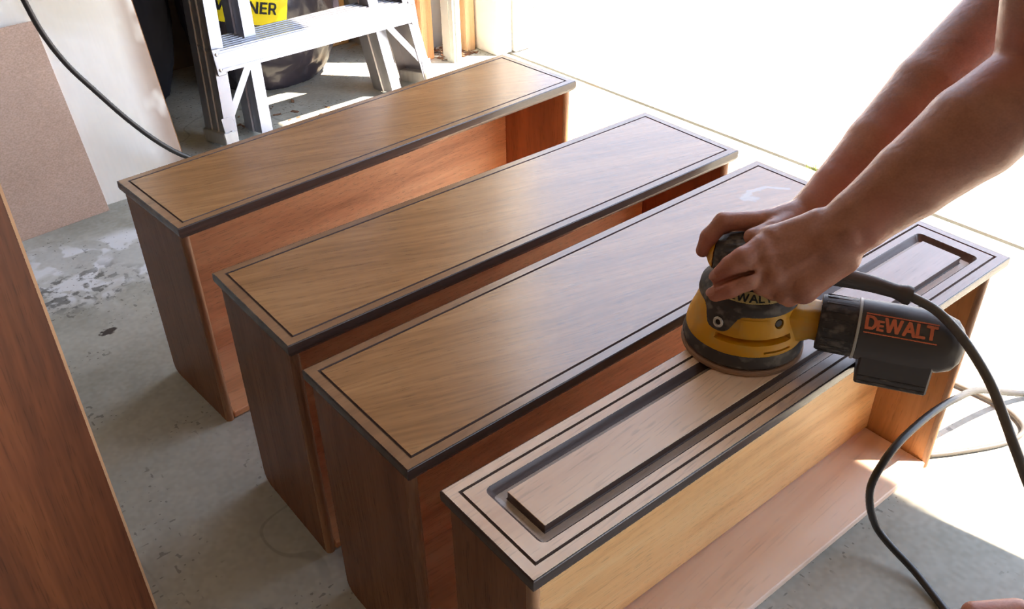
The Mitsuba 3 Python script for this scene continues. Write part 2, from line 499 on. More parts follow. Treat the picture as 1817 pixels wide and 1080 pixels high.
plain('litter_brown', rgb(112, 82, 62), 0.9)
plain('leaf_dry', rgb(118, 112, 104), 0.8)
plain('weed_green', rgb(120, 132, 62), 0.8)
plain('paper_white', rgb(226, 226, 230), 0.6)

# ------------------------------------------------------------------ the setting
DOOR_X0, DOOR_X1, DOOR_Z = 1.64, 1.75, 2.13
add('floor', bx(-3.2, 1.668, -3.2, 2.62, -0.12, 0.0), 'concrete')
tag('floor', 'stained grey concrete garage floor slab', kind='structure')
add('driveway', bx(1.688, 26.0, -18.0, 18.0, -0.12, -0.004), 'driveway_concrete')
tag('driveway', 'bright sunlit concrete driveway beyond the garage floor', kind='structure')
add('floor_joint', bx(1.664, 1.696, -6.0, 6.0, -0.14, -0.026), 'joint_dirt')
tag('floor_joint', 'dirty joint between the garage slab and the driveway', kind='structure')
add('wall_left', bx(-3.2, 1.75, 2.50, 2.62, 0.0, 2.6), 'drywall')
tag('wall_left', 'side wall of the garage behind the ladder', kind='structure')
add('wall_right', bx(-3.2, 1.75, -3.2, -3.08, 0.0, 2.6), 'drywall')
tag('wall_right', kind='structure')
add('wall_back', bx(-3.32, -3.2, -3.2, 2.62, 0.0, 2.6), 'drywall')
tag('wall_back', kind='structure')
add('ceiling', bx(-3.32, 1.75, -3.2, 2.62, 2.6, 2.7), 'ceiling_paint')
tag('ceiling', kind='structure')
fw = cat(bx(DOOR_X0, DOOR_X1, -3.08, 1.985, DOOR_Z, 2.6), bx(DOOR_X0, DOOR_X1, -3.08, -2.9, 0, DOOR_Z), bx(1.69, DOOR_X1, 1.985, 2.5, 0, 2.6))
add('wall_front', fw, 'drywall')
tag('wall_front', 'front wall of the garage around the open door', kind='structure')
# corner beside the door: sheathing and studs
add('wall_corner', cat(bx(1.40, 1.69, 2.15, 2.165, 0.0, 2.6), bx(1.40, 1.412, 2.165, 2.5, 0.0, 2.6)), 'sheathing')
tag('wall_corner', 'grey sheathing board behind the studs beside the open door', kind='structure')
add('wall_corner__stud', bx(1.452, 1.490, 2.075, 2.15, 0.0, 2.6, 0.002), 'stud_orange')
add('wall_corner__stud_001', bx(1.592, 1.624, 2.055, 2.15, 0.0, 2.6, 0.002), 'stud_tan')
add('wall_corner__stud_002', bx(1.412, 1.440, 2.10, 2.15, 0.0, 2.6, 0.002), 'stud_tan')
add('trim_1', bx(1.632, 1.688, 1.967, 2.15, 0.0, DOOR_Z + 0.05, 0.002), 'white_trim')
add('trim_2', bx(1.694, 1.762, 1.958, 1.985, 0.0, DOOR_Z + 0.05, 0.002), 'white_trim')
tag('trim_2', 'white outer moulding of the garage door jamb', kind='structure')
tag('trim_1', 'white painted jamb post of the open garage door', kind='structure')
# vertical steel track of the garage door
tr = Polygon([(0, 0), (0.026, 0), (0.026, 0.052), (0.022, 0.052), (0.022, 0.004), (0.004, 0.004), (0.004, 0.052), (0, 0.052)])
t_ = extrude(tr, 2.2)
t_.apply_translation((1.508, 2.006, 0.0))
add('door_track__channel', t_, 'galvanised')
lip = cat(bx(1.516, 1.526, 2.002, 2.006, 0.0, 2.2), bx(1.5055, 1.508, 2.022, 2.036, 0.0, 2.2))
add('door_track__rib', lip, 'galvanised')
add('door_track__bracket', bx(1.505, 1.545, 2.058, 2.15, 0.30, 0.34), 'galvanised')
tag('door_track', 'pale galvanised steel door track standing by the studs', 'door track')

# ------------------------------------------------------------------ drawers


def drawer(i, name, label, group, bx_, by_, yaw, w, L, H, ov, oxl, oxr, mats, special=False):
    t, th = 0.017, 0.012
    root = num(name, i)
    tag(root, label, 'drawer', group)

    def put(part, mesh, mat, smooth=False):
        add(root + '__' + part, xf(mesh, yaw, (bx_, by_, 0.0)), mat, smooth)

    def R(ins, z, r=0.0004):
        return ring_pts(ins, L - ins, ins, w - ins, max(r, 0.0003), z)

    # front panel, lying face up
    g0, g1, gd = 0.0112, 0.0140, 0.0024
    edge = loft([R(0.004, H - t), R(0.0005, H - t + 0.005), R(0.0, H - t + 0.007), R(0.0, H - 0.0014), R(0.0006, H - 0.0003), R(0.0014, H)], cap0=True)
    border = loft([R(0.0014, H), R(g0, H)])
    groove = loft([R(g0, H), R(g0 + 0.0007, H - gd), R(g1 - 0.0007, H - gd), R(g1, H)])
    if not special:
        field = loft([R(g1, H), R(0.04, H)], cap1=True)
        put('front_panel', field, mats['front'])
    else:
        c0, c1, dp = 0.0290, 0.0435, 0.0085
        inner = loft([R(g1, H), ring_pts(c0, L - c0, c0 - 0.006, w - c0 + 0.006, 0.007, H)])
        put('front_panel__inner_border', inner, mats['front'])
        ys = 0.006
        ch = []
        for ins, r, z in ((c0, 0.007, H), (c0 + 0.0012, 0.006, H - 0.0012), (c0 + 0.003, 0.005, H - 0.005), (c0 + 0.006, 0.003, H - 0.0078),
                          (c0 + 0.010, 0.001, H - dp), (c1 - 0.001, 0.0004, H - dp), (c1, 0.0004, H - dp + 0.0012), (c1, 0.0004, H - 0.0004)):
            ch.append(ring_pts(ins, L - ins, ins - ys, w - ins + ys, r, z))
        put('front_panel__routed_channel', loft(ch[:4]), 'channel_wall', 30)
        put('front_panel__channel_floor', loft(ch[3:6]), 'channel_floor')
        put('front_panel__panel_wall', loft(ch[5:]), 'channel_wall')
        put('front_panel', loft([ch[-1], ring_pts(c1 + 0.0004, L - c1 - 0.0004, c1 - ys + 0.0004, w - c1 + ys - 0.0004, 0.0004, H), ring_pts(c1 + .012, L - c1 - .012, c1 - ys + .012, w - c1 + ys - .012, 0.0004, H)], cap1=True), mats['front'])
    put('front_panel__edge', edge, 'dark_edge', 40)
    put('front_panel__border', border, mats['border'])
    put('front_panel__groove', groove, 'groove_dark')
    # two sides: half-round open edge, one rounded foot corner
    h = H - t

    def side(x0):
        pts = [(x0, w - ov), (x0, ov + th / 2 + 0.001), (x0 + th, ov + th / 2 + 0.001), (x0 + th, w - ov)]
        prism = extrude(Polygon(pts), h)
        prof = sbox(ov - 0.01, 0.0, w - ov, h).difference(sbox(w - ov - 0.016, -0.01, w, 0.016)).union(
            Polygon([(w - ov - 0.016 + 0.016 * math.sin(a), 0.016 - 0.016 * math.cos(a)) for a in np.linspace(0, math.pi / 2, 8)] + [(w - ov - 0.03, 0.016), (w - ov - 0.03, 0.0)]))
        cut = extrude(prof, th + 0.02)
        cut = frame_mesh(cut, (x0 - 0.01, 0, 0), (0, 1, 0), (0, 0, 1), (1, 0, 0))
        return tri(man(prism) ^ man(cut))

    def bead(x0):
        pts = [(x0, ov + th / 2 + 0.001)]
        for k in range(13):
            a = math.pi + math.pi * k / 12
            pts.append((x0 + th / 2 + th / 2 * math.cos(a), ov + th / 2 + th / 2 * math.sin(a)))
        pts += [(x0 + th, ov + th / 2 + 0.001)]
        return extrude(Polygon(pts), h)
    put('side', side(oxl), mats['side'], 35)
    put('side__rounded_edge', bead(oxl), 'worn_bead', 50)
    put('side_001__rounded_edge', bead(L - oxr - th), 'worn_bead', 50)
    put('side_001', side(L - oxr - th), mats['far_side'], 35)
    xa, xb = oxl + th, L - oxr - th
    put('bottom_board', bx(xa, xb, w - ov - 0.016, w - ov - 0.010, 0.0145, h, 0), mats['inside'])
    put('back_board', bx(xa, xb, ov + 0.001, w - ov, 0.001, 0.0122, 0.0015), mats['back'])


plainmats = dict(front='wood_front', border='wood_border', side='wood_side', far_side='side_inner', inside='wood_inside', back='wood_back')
G = 'drawers standing on their backs with the fronts up'
rad = math.radians
drawer(0, 'drawer', 'brown wooden drawer nearest the ladder, front up, open side towards its neighbour', G, 0.330, 1.0340, rad(1.86), 0.1860, 0.72, 0.3317, 0.0078, 0.0047, 0.0047, plainmats)
drawer(1, 'drawer', 'brown wooden drawer, second from the ladder, plain front with a thin inlaid line', G, 0.310, 0.7240, rad(-1.69), 0.1856, 0.72, 0.3317, 0.0078, 0.0047, 0.0047, plainmats)
drawer(2, 'drawer', 'brown wooden drawer right behind the one being sanded, pale smear near its far end', G, 0.298, 0.4950, rad(-1.18), 0.1857, 0.72, 0.3317, 0.0078, 0.0047, 0.0047, plainmats)
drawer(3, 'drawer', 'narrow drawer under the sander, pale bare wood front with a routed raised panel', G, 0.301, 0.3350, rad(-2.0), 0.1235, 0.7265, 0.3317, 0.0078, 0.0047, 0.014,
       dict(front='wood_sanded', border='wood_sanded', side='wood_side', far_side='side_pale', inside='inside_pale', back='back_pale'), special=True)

# ------------------------------------------------------------------ dresser side at the left
cy = math.radians(200.0)
ex = np.array([math.cos(cy), math.sin(cy), 0.0])          # along the face, away from the visible edge
ez = np.array([0.0, 0.0, 1.0])
ey = np.cross(ez, ex)                                     # out of the face
if ey @ np.array([0, -1, 0]) < 0:
    ey = -ey
O = np.array([0.098, 0.643, 0.0])
m = cat(bx(0.003, 0.42, -0.020, 0.0, 0.0, 0.82))
sgn = 1.0 if np.cross(ex, ey)[2] > 0 else -1.0


def cab(mesh):
    mm = mesh.copy()
    V = mm.vertices
    mm.vertices = O + V[:, :1] * ex + V[:, 1:2] * ey + V[:, 2:3] * ez
    if sgn < 0:
        mm.invert()
    return mm


add('dresser__side_panel', cab(bx(0.0025, 0.42, -0.020, 0.0, 0.0, 0.80)), 'wood_cabinet')
add('dresser__edge_strip', cab(bx(0.0, 0.0025, -0.020, 0.0, 0.0, 0.80)), 'worn_edge')
add('dresser__top', cab(bx(-0.004, 0.43, -0.36, 0.01, 0.80, 0.822, 0.003)), 'wood_cabinet')
add('dresser__side_panel_001', cab(bx(0.0025, 0.42, -0.36, -0.34, 0.0, 0.80)), 'wood_cabinet')
add('dresser__back_panel', cab(bx(0.41, 0.42, -0.34, -0.02, 0.0, 0.80)), 'wood_cabinet')
tag('dresser', 'reddish brown dresser carcass with worn front edge at the left', 'dresser')

# ------------------------------------------------------------------ boards leaning at the side wall


def slab(p0, ex_, up, thick, w, h):
    ex_ = np.asarray(ex_, float) / np.linalg.norm(ex_)
    up = np.asarray(up, float) / np.linalg.norm(up)
    nrm = np.cross(ex_, up)
    nrm /= np.linalg.norm(nrm)
    b = bx(0, w, 0, h, -thick, 0, 0.0006)
    return frame_mesh(b, p0, ex_, up, nrm)


lean = np.array([0.0, 0.2637, 1.0])
p0 = np.array([-0.58, 1.8355, 0.0])
# nrm = ex x up points to -y (towards the room)
add('plywood_sheet__panel', slab(p0, (1, 0, 0), lean, 0.012, 1.2200, 2.40), 'birch')
pe = slab(p0 + np.array([1.2200, 0, 0]), (1, 0, 0), lean, 0.012, 0.0015, 2.40)
add('plywood_sheet__edge', pe, 'ply_edge')
tag('plywood_sheet', 'pale birch plywood sheet leaning on the garage side wall', 'plywood sheet')
q0, q1 = np.array([0.286, 1.800, 0.0]), np.array([0.4518, 1.8099, 0.0])
exm = (q1 - q0) / np.linalg.norm(q1 - q0)
upm = np.array([0.438, 1.915, 0.352]) - q1
upm = upm - exm * (upm @ exm)
add('fibreboard_panel', slab(q1 - exm * 0.40, exm, upm, 0.006, 0.40, 0.385), 'mdf')
tag('fibreboard_panel', 'small brown fibreboard panel leaning in front of the plywood sheet', 'board')

cp = catmull([(0.36, 1.74, 0.62), (0.395, 1.755, 0.485), (0.4150, 1.765, 0.395), (0.4420, 1.772, 0.325), (0.4790, 1.778, 0.262), (0.528, 1.784, 0.185), (0.578, 1.790, 0.119), (0.628, 1.800, 0.069), (0.70, 1.81, 0.020), (0.80, 1.80, 0.0058), (0.95, 1.72, 0.0055)], 8)
add('hanging_cable', tube(cp, 0.0052, 10), 'cable_black', True)
tag('hanging_cable', 'black cable hanging in front of the pale plywood sheet', 'cable')

# ------------------------------------------------------------------ step ladder, folded and leaning back
K = 0.2
LADK = np.array([0, K, 1.0]) / math.hypot(K, 1)       # up the ladder
LADN = np.array([0, -1.0, K]) / math.hypot(K, 1)      # towards the room


def ladpt(x, s, d=0.0):
    """x, height along the ladder, depth behind the front"""
    return np.array([x, 1.880, 0.0]) + LADK * s - LADN * d


def rail(xb, xt, s0, s1, outer, web, flange, d0=0.0, lip=True):
    """U channel rail; outer = -1: web on the low-x side. polygon in (x, depth)"""
    th = 0.003
    o = outer
    prof = [(0, 0), (-o * flange, 0), (-o * flange, th), (-o * th, th), (-o * th, web - th), (-o * flange, web - th), (-o * flange, web), (0, web)]
    rings = []
    for s, x in ((s0, xb), (s1, xt)):
        rings.append(np.array([ladpt(x + a, s, d0 + b) for a, b in prof]))
    V = np.vstack(rings)
    n = len(prof)
    F = []
    for j in range(n):
        k = (j + 1) % n
        F += [(j, k, n + k), (j, n + k, n + j)]
    cap = trimesh.creation.triangulate_polygon(Polygon(prof), engine='earcut')
    import shapely  # noqa: F401
    cv, cf = cap
    if len(cv) == n:
        look = [int(np.argmin(np.linalg.norm(np.array(prof) - v, axis=1))) for v in cv]
        for f in cf:
            a, b, c = (look[q] for q in f)
            F += [(a, c, b), (n + a, n + b, n + c)]
    mm = trimesh.Trimesh(V, np.array(F), process=False)
    mm.fix_normals()
    ridge = []
    if lip:
        for dd in (web * 0.3, web * 0.62):
            ridge.append(tube([ladpt(xb + o * 0.001, s0, d0 + dd), ladpt(xt + o * 0.001, s1, d0 + dd)], 0.0028, 6))
    return mm, (cat(*ridge) if ridge else None)


SL = 1.62
xl = lambda s: 0.757 + 0.11 * s                          # outer faces of the front rails
xr = lambda s: 1.349 - 0.11 * s
for i, (o, f) in enumerate(((-1, xl), (1, xr))):
    mm, rd = rail(f(0.02), f(SL), 0.02, SL, o, 0.118, 0.028)
    k = num('step_ladder__rail', i)
    add(k, mm, 'aluminium')
    add(k + '__rib', rd, 'aluminium_worn')
    ft = cat(*[xf(bx(-0.004, 0.030, -0.004, 0.0, 0, 0.09, 0.001)) for _ in (0,)])
    foot = bx(-0.003, 0.029, -0.120, 0.003, 0.0, 0.03, 0.002)
    if o > 0:
        foot.apply_translation((-0.026, 0, 0))
    foot.vertices = np.array([ladpt(f(0.0) + v[0], v[2] / 1.0 * 1.0, -v[1]) for v in foot.vertices])
    foot.vertices[:, 2] -= foot.vertices[:, 2].min()
    add(k + '__foot', foot, 'aluminium_worn')
    plate = bx(0.0, 0.027, 0.0, 0.0016, 0.0, 0.055)
    plate.vertices = np.array([ladpt(f(0.03) - o * v[0], 0.03 + v[2], -v[1]) for v in plate.vertices])
    add(k + '__foot_plate', plate, 'aluminium')
for i, (o, f) in enumerate(((-1, lambda s: 0.858 + 0.085 * s), (1, lambda s: 1.236 - 0.085 * s))):
    # the back rails lie folded behind the front ones; web towards low x on both as the photograph shows
    mm, rd = rail(f(0.02), f(SL - 0.1), 0.02, SL - 0.1, -1, 0.092, 0.028, d0=0.03)
    k = num('step_ladder__back_rail', i)
    add(k, mm, 'aluminium')
    add(k + '__rib', tube([ladpt(f(0.02) - 0.0015, 0.02, 0.072), ladpt(f(SL - 0.1) - 0.0015, SL - 0.1, 0.072)], 0.004, 6), 'aluminium')
steps = 0
for s in (0.185, 0.485, 0.785, 1.085, 1.385):
    x0, x1 = xl(s) + 0.004, xr(s) - 0.004
    k = num('step_ladder__step', steps)
    lipm = bx(x0, x1, 0.000, 0.004, -0.002, 0.043)
    tread = bx(x0, x1, -0.092, 0.004, 0.039, 0.044)
    back = bx(x0, x1, -0.092, -0.089, 0.014, 0.042)
    ribs = [bx(x0 + 0.01, x1 - 0.01, y, y + 0.004, 0.044, 0.0475) for y in (-0.088, -0.074, -0.060, -0.046, -0.032, -0.018, -0.004)]
    bead = [bx(x0 + 0.01, x1 - 0.01, 0.004, 0.006, z, z + 0.003) for z in (0.003, 0.036)]
    sm = cat(lipm, tread, back, *ribs, *bead)
    sm.vertices = np.array([ladpt(v[0], s, 0.0) + np.array([0, -v[1], 0]) * 1.0 + np.array([0, 0, v[2]]) for v in sm.vertices] if False else
                           [ladpt(v[0], s + v[2], -v[1] - 0.004) + np.array([0, 0, 0.2 * max(0.0, -v[1])]) for v in sm.vertices])
    add(k, sm, 'aluminium')
    for e, (o, f) in enumerate(((-1, xl), (1, xr))):
        br = bx(0.002, 0.022, 0.004, 0.0075, -0.008, 0.050, 0.001)
        br.vertices = np.array([ladpt(f(s) - o * v[0], s + v[2], -v[1]) for v in br.vertices])
        add(k + '__' + num('bracket', e), br, 'aluminium')
        for q, zz in enumerate((0.004, 0.038)):
            rv = trimesh.creation.icosphere(2, 0.0042)
            rv.vertices = np.array([ladpt(f(s) - o * 0.010, s + zz, -0.0075) for _ in range(1)])[0] + rv.vertices * np.array([1, 0.7, 1])
            add(k + '__' + num('rivet', e * 2 + q), rv, 'rivet_steel', True)
        a = ladpt(f(s - 0.10) - o * 0.020, s - 0.10, 0.004)
        b = ladpt(f(s) - o * 0.085, s + 0.002, 0.006)
        d = (b - a) / np.linalg.norm(b - a)
        n_ = -np.cross(d, LADN)
        brace = bx(0, np.linalg.norm(b - a), -0.008, 0.008, -0.0015, 0.0015)
        add(k + '__' + num('brace', e), frame_mesh(brace, a, d, n_, np.cross(d, n_)), 'aluminium')
    steps += 1
for e, (o, f) in enumerate(((-1, xl), (1, xr))):
    rv = trimesh.creation.icosphere(2, 0.0046)
    rv.vertices = rv.vertices + ladpt(f(0.05) - o * 0.014, 0.05, -0.002)
    add('step_ladder__' + num('foot_rivet', e), rv, 'rivet_steel', True)
top = bx(xl(SL) - 0.02, xr(SL) + 0.02, -0.10, 0.02, 0.0, 0.03, 0.004)
top.vertices = np.array([ladpt(v[0], SL + v[2], -v[1]) for v in top.vertices])
add('step_ladder__top_cap', top, 'aluminium')
tag('step_ladder', 'aluminium step ladder folded and leaning in front of the black bags', 'ladder')

# ------------------------------------------------------------------ black bags behind the ladder


def bag(cx, cy, rx, ry, rz, seed, crumple=0.02, n=5):
    s = trimesh.creation.icosphere(n, 1.0)
    v = s.vertices
    d = meshkit.fbm(v * 2.2, 4, seed) - 0.5
    cr = 1 - np.abs(meshkit.fbm(v * 4.5 + 3, 3, seed + 5) - 0.5) * 2
    v2 = v * np.array([rx, ry, rz])
    v2 *= (1 + 0.16 * d + crumple * 3 * (cr - 0.7))[:, None]
    v2[:, 2] = np.maximum(v2[:, 2], -rz * 0.80)
    v2[:, 2] -= v2[:, 2].min()
    s.vertices = v2 + np.array([cx, cy, 0.0])
    return s


b1 = bag(1.085, 2.275, 0.215, 0.185, 0.32, 3)
add('black_bag__body', b1, 'black_plastic', True)
# yellow printed label on the front of the bag, following its bulge
def on_bag(pts, lift):
    """push flat points (x, z) on to the bag front"""
    out = []
    pr = trimesh.proximity.closest_point if False else None
    for x, z in pts:
        dx, dz = (x - 1.075) / 0.26, (z - 0.25) / 0.36
        y = 2.275 - 0.222 * math.sqrt(max(0.05, 1 - dx * dx - dz * dz))
        out.append((x, y - lift, z))
    return np.array(out)


gx, gz = 12, 10
ct, st = math.cos(-0.21), math.sin(-0.21)
org = np.array([0.862, 0.262])


def lab2(u, v):
    return org[0] + u * ct - v * st, org[1] + u * st + v * ct


P = [lab2(0.182 * i / gx, -0.028 + 0.165 * j / gz) for i in range(gx + 1) for j in range(gz + 1)]
F = []
for i in range(gx):
    for j in range(gz):
        a = i * (gz + 1) + j
        F += [(a, a + gz + 1, a + gz + 2), (a, a + gz + 2, a + 1)]
front_, back_ = on_bag(P, 0.003), on_bag(P, -0.001)
n_ = len(P)
F = np.array(F)
lm = trimesh.Trimesh(np.vstack([front_, back_]), np.vstack([F, F[:, ::-1] + n_]), process=False)
add('black_bag__label', lm, 'sign_yellow', True)
tx = lettering('WAGNER', 0.0265, 0.001)
wd = tx.bounds[1][0]
tv = tx.vertices.copy()
uv_ = [lab2(0.010 + v[0] * 0.145 / wd, 0.0 + v[1]) for v in tv]
base_ = on_bag(uv_, 0.0034)
base_[:, 1] -= tv[:, 2]
tx.vertices = base_
add('black_bag__label__lettering', tx, 'print_black')
tag('black_bag', 'big black plastic bag with a yellow printed label behind the ladder', 'bag')
b2 = bag(0.735, 2.36, 0.135, 0.11, 0.42, 11, 0.03, 4)
add('dark_bundle', b2, 'dark_cloth', True)
tag('dark_bundle', 'dark cloth bundle in the shade between the plywood and the ladder', 'bundle')
box_ = cat(bx(1.300, 1.385, 2.36, 2.46, 0.0, 0.20, 0.003))
add('cardboard_box', box_, 'cardboard')
tag('cardboard_box', 'tan cardboard box on the floor behind the ladder', 'box')

# floor litter
lit = []
for i in range(170):
    if i < 110:
        x, y = rng.uniform(1.50, 1.62), rng.uniform(2.03, 2.14)
    else:
        x, y = rng.uniform(0.84, 1.12), rng.uniform(1.80, 2.08)
        if rng.uniform() < 0.5:
            continue
    s_ = rng.uniform(0.003, 0.010)
    c = bx(-s_, s_, -s_ * 0.4, s_ * 0.4, 0.0, 0.0015)
    c.apply_transform(trimesh.transformations.rotation_matrix(rng.uniform(0, 0.5), (1, 0, 0)))
    c = xf(c, rng.uniform(0, 6.28), (x, y, 0.0))
    c.apply_translation((0, 0, -c.bounds[0][2] + (0.0 if i >= 110 else rng.uniform(0, 0.012) * (rng.uniform() < 0.3))))
    lit.append(c)
add('floor_litter', cat(*lit), 'litter_brown')
tag('floor_litter', 'dry brown litter scattered on the floor by the studs and ladder', 'litter', kind='stuff')
# dry leaf on the driveway, weed in the joint, scrap of paper
lf = catmull([(-0.055, -0.022, 0.004), (-0.02, -0.012, 0.009), (0.012, 0.002, 0.006), (0.05, 0.022, 0.012)], 6)
wl = np.interp(np.arange(len(lf)), [0, 6, 12, len(lf) - 1], [0.001, 0.003, 0.005, 0.002])
add('dry_leaf', xf(tube(lf, wl, 6), -0.35, (1.99, 2.24, -0.004)), 'leaf_dry', True)
tag('dry_leaf', 'curled dry leaf on the bright driveway outside the door', 'leaf')
bl = []
for i in range(26):
    a, r_, h_ = rng.uniform(0, 6.28), rng.uniform(0, 0.02), rng.uniform(0.008, 0.022)
    b0 = np.array([1.682 + 0.3 * r_ * math.cos(a), 0.93 + r_ * math.sin(a) * 1.6, -0.012])
    b1_ = b0 + np.array([0.012 * math.cos(a), 0.012 * math.sin(a), h_])
    bl.append(tube([b0, (b0 + b1_) / 2 + [0, 0, 0.003], b1_], [0.0012, 0.001, 0.0002], 5))
add('weed_tuft', cat(*bl), 'weed_green', True)
tag('weed_tuft', 'small green weed growing in the joint at the driveway', 'weed')
pp = bx(-0.010, 0.010, -0.007, 0.007, 0, 0.012, 0.002)
add('paper_scrap', xf(pp, 0.7, (0.700, 1.862, 0.0)), 'paper_white')
tag('paper_scrap', 'small white scrap on the floor at the foot of the ladder', 'scrap')

# ------------------------------------------------------------------ sander
SC = np.array([0.665, 0.4195, 0.3320])
RE = np.array([0.488, -0.876, 0.0]) / np.linalg.norm([0.488, -0.876])      # to the rear (dust box)
SI = np.array([-RE[1], RE[0], 0.0])                                        # local y
SI = np.cross([0, 0, 1.0], RE)


def sand(mesh):
    return frame_mesh(mesh, SC, RE, SI, (0, 0, 1.0))


tag('sander', 'yellow and black electric palm sander on the bare wood drawer front', 'sander')
add('sander__pad', sand(lathe([(0.0, 0.0002), (0.0605, 0.0002), (0.0612, 0.0015), (0.0612, 0.0045), (0.0595, 0.006), (0.0, 0.006)], 72)), 'sandpaper', 30)
add('sander__skirt', sand(lathe([(0.040, 0.0062), (0.0575, 0.0062), (0.0600, 0.009), (0.0602, 0.012), (0.0588, 0.0185), (0.0582, 0.021), (0.0575, 0.0225), (0.045, 0.0225)], 72)), 'tool_dusty', 35)
body_prof = [(0.045, 0.0215), (0.0578, 0.0215), (0.0580, 0.024), (0.0568, 0.030), (0.0548, 0.036), (0.0522, 0.043), (0.0500, 0.050), (0.0484, 0.057), (0.0474, 0.064), (0.0465, 0.070), (0.030, 0.072)]
body = lathe(body_prof, 72)
bm = man(tri(man(cat(body, )) if False else man(body)) if False else body) if False else None
# solid version so that the cooling slots can be cut
solid = lathe([(0.0001, 0.0215)] + body_prof[1:-1] + [(0.0001, 0.0705)], 72)
solid = trimesh.Trimesh(np.array(solid.vertices), np.array(solid.faces))
cs = m3.CrossSection([np.array([(0.0, 0.0215)] + body_prof[1:-1] + [(0.0, 0.0705)])])
bodyM = m3.Manifold.revolve(cs, 96)


def arc_cut(a0, a1, z0, z1, r0=0.040, r1=0.08, slope=0.0):
    pts = [(r0 * math.cos(a), r0 * math.sin(a)) for a in np.linspace(a1, a0, 20)] + [(r1 * math.cos(a), r1 * math.sin(a)) for a in np.linspace(a0, a1, 20)]
    m_ = extrude(Polygon(pts[::-1]).buffer(0), z1 - z0)
    m_.apply_translation((0, 0, z0))
    return man(trimesh.Trimesh(m_.vertices, m_.faces))


# towards the camera: local angle of the viewing side
cam_dir = np.array([-0.647, -0.762])
va = math.atan2(cam_dir @ SI[:2], cam_dir @ RE[:2])
sg = 1.0   # increasing angle
slot = [arc_cut(va - 0.80, va + 0.66, 0.0335, 0.0395, 0.040), arc_cut(va + 0.10, va + 0.62, 0.0252, 0.0274, 0.050), arc_cut(va + 2.2, va + 3.4, 0.0345, 0.0385, 0.043)]
for s_ in slot:
    bodyM = bodyM - s_
# screw well
wellc = np.array([math.cos(va + 0.42), math.sin(va + 0.42)])
cyl = trimesh.creation.cylinder(0.0052, 0.03, sections=24)
cyl.apply_transform(trimesh.geometry.align_vectors([0, 0, 1], [wellc[0], wellc[1], 0.12]))
cyl.apply_translation((wellc[0] * 0.055, wellc[1] * 0.055, 0.053))
# dust outlet: a tapering duct from the body to the rear
duct_r = [ring_pts(-0.026, 0.026, -0.016, 0.020, 0.010, 0.030), ring_pts(-0.024, 0.024, -0.018, 0.020, 0.010, 0.052), ring_pts(-0.019, 0.019, -0.016, 0.018, 0.012, 0.064), ring_pts(-0.0185, 0.0185, -0.0165, 0.0175, 0.0125, 0.082)]
duct = loft(duct_r, True, True)
duct.vertices = np.stack([duct.vertices[:, 2], duct.vertices[:, 0], duct.vertices[:, 1] + 0.040], 1)
duct.fix_normals()
bodyM = (bodyM + man(trimesh.Trimesh(duct.vertices, duct.faces))) - man(cyl)
add('sander__housing', sand(tri(bodyM)), 'tool_yellow', 32)
scr = trimesh.creation.cylinder(0.0036, 0.006, sections=16)
scr.apply_transform(trimesh.geometry.align_vectors([0, 0, 1], [wellc[0], wellc[1], 0.12]))
scr.apply_translation((wellc[0] * 0.0455, wellc[1] * 0.0455, 0.0518))
add('sander__housing__screw', sand(scr), 'tool_dusty')
# raised label field on the housing
lab = []
for a in np.linspace(va - 0.36, va + 0.20, 15):
    lab.append(a)
V, F = [], []
for a in lab:
    for z_, r_ in ((0.0425, 0.0534), (0.0585, 0.0492)):
        V.append((r_ * math.cos(a), r_ * math.sin(a), z_))
for i in range(len(lab) - 1):
    F += [(2 * i, 2 * i + 2, 2 * i + 3), (2 * i, 2 * i + 3, 2 * i + 1)]
nV = len(V)
V2 = np.array(V) * np.array([0.96, 0.96, 1])
F = np.array(F)
add('sander__housing__label_field', sand(trimesh.Trimesh(np.vstack([V, V2]), np.vstack([F, F[:, ::-1] + nV]), process=False)), 'tool_yellow')
# black overmould belt with a tongue that drops at the front
na = 96
top_r, V, F = [], [], []
rows = [(1.0, 0), (0.75, 0), (0.5, 0), (0.25, 0), (0.0, 0)]
def belt_low(a):
    d = (a - (va - 0.80) + math.pi) % (2 * math.pi) - math.pi
    d2 = (a - (va + 0.2) + math.pi) % (2 * math.pi) - math.pi
    base = 0.062
    tongue = 0.020 / (1 + math.exp((abs(d) - 0.30) / 0.05))
    return base - tongue


def body_r(z):
    zs = [q[1] for q in body_prof[1:-1]]
    rs = [q[0] for q in body_prof[1:-1]]
    return float(np.interp(z, zs, rs))


nr = 9
for j in range(na):
    a = 2 * math.pi * j / na
    z0 = belt_low(a)
    for k in range(nr):
        f = k / (nr - 1)
        if k == 0:
            z_, r_ = z0, body_r(z0) - 0.001
        else:
            z_ = z0 + (0.0715 - z0) * (k - 1) / (nr - 3) if k < nr - 1 else 0.085
            z_ = min(z_, 0.0715) if k < nr - 1 else 0.092
            r_ = body_r(min(z_, 0.070)) + 0.0014 if k < nr - 1 else 0.030
            if k == nr - 2:
                r_ -= 0.0012
        V.append((r_ * math.cos(a), r_ * math.sin(a), z_))
for j in range(na):
    jj = (j + 1) % na
    for k in range(nr - 1):
        F += [(j * nr + k, jj * nr + k, jj * nr + k + 1), (j * nr + k, jj * nr + k + 1, j * nr + k + 1)]
belt = trimesh.Trimesh(np.array(V), np.array(F), process=False)
add('sander__overmould', sand(belt), 'tool_dusty', 35)
tor = trimesh.creation.torus(0.0042, 0.0014, 20, 8)
ta = va - 0.78
tor.apply_transform(trimesh.geometry.align_vectors([0, 0, 1], [math.cos(ta), math.sin(ta), 0.15]))
tor.apply_translation((0.0525 * math.cos(ta), 0.0525 * math.sin(ta), 0.0505))
add('sander__overmould__screw_ring', sand(tor), 'tool_seam', True)
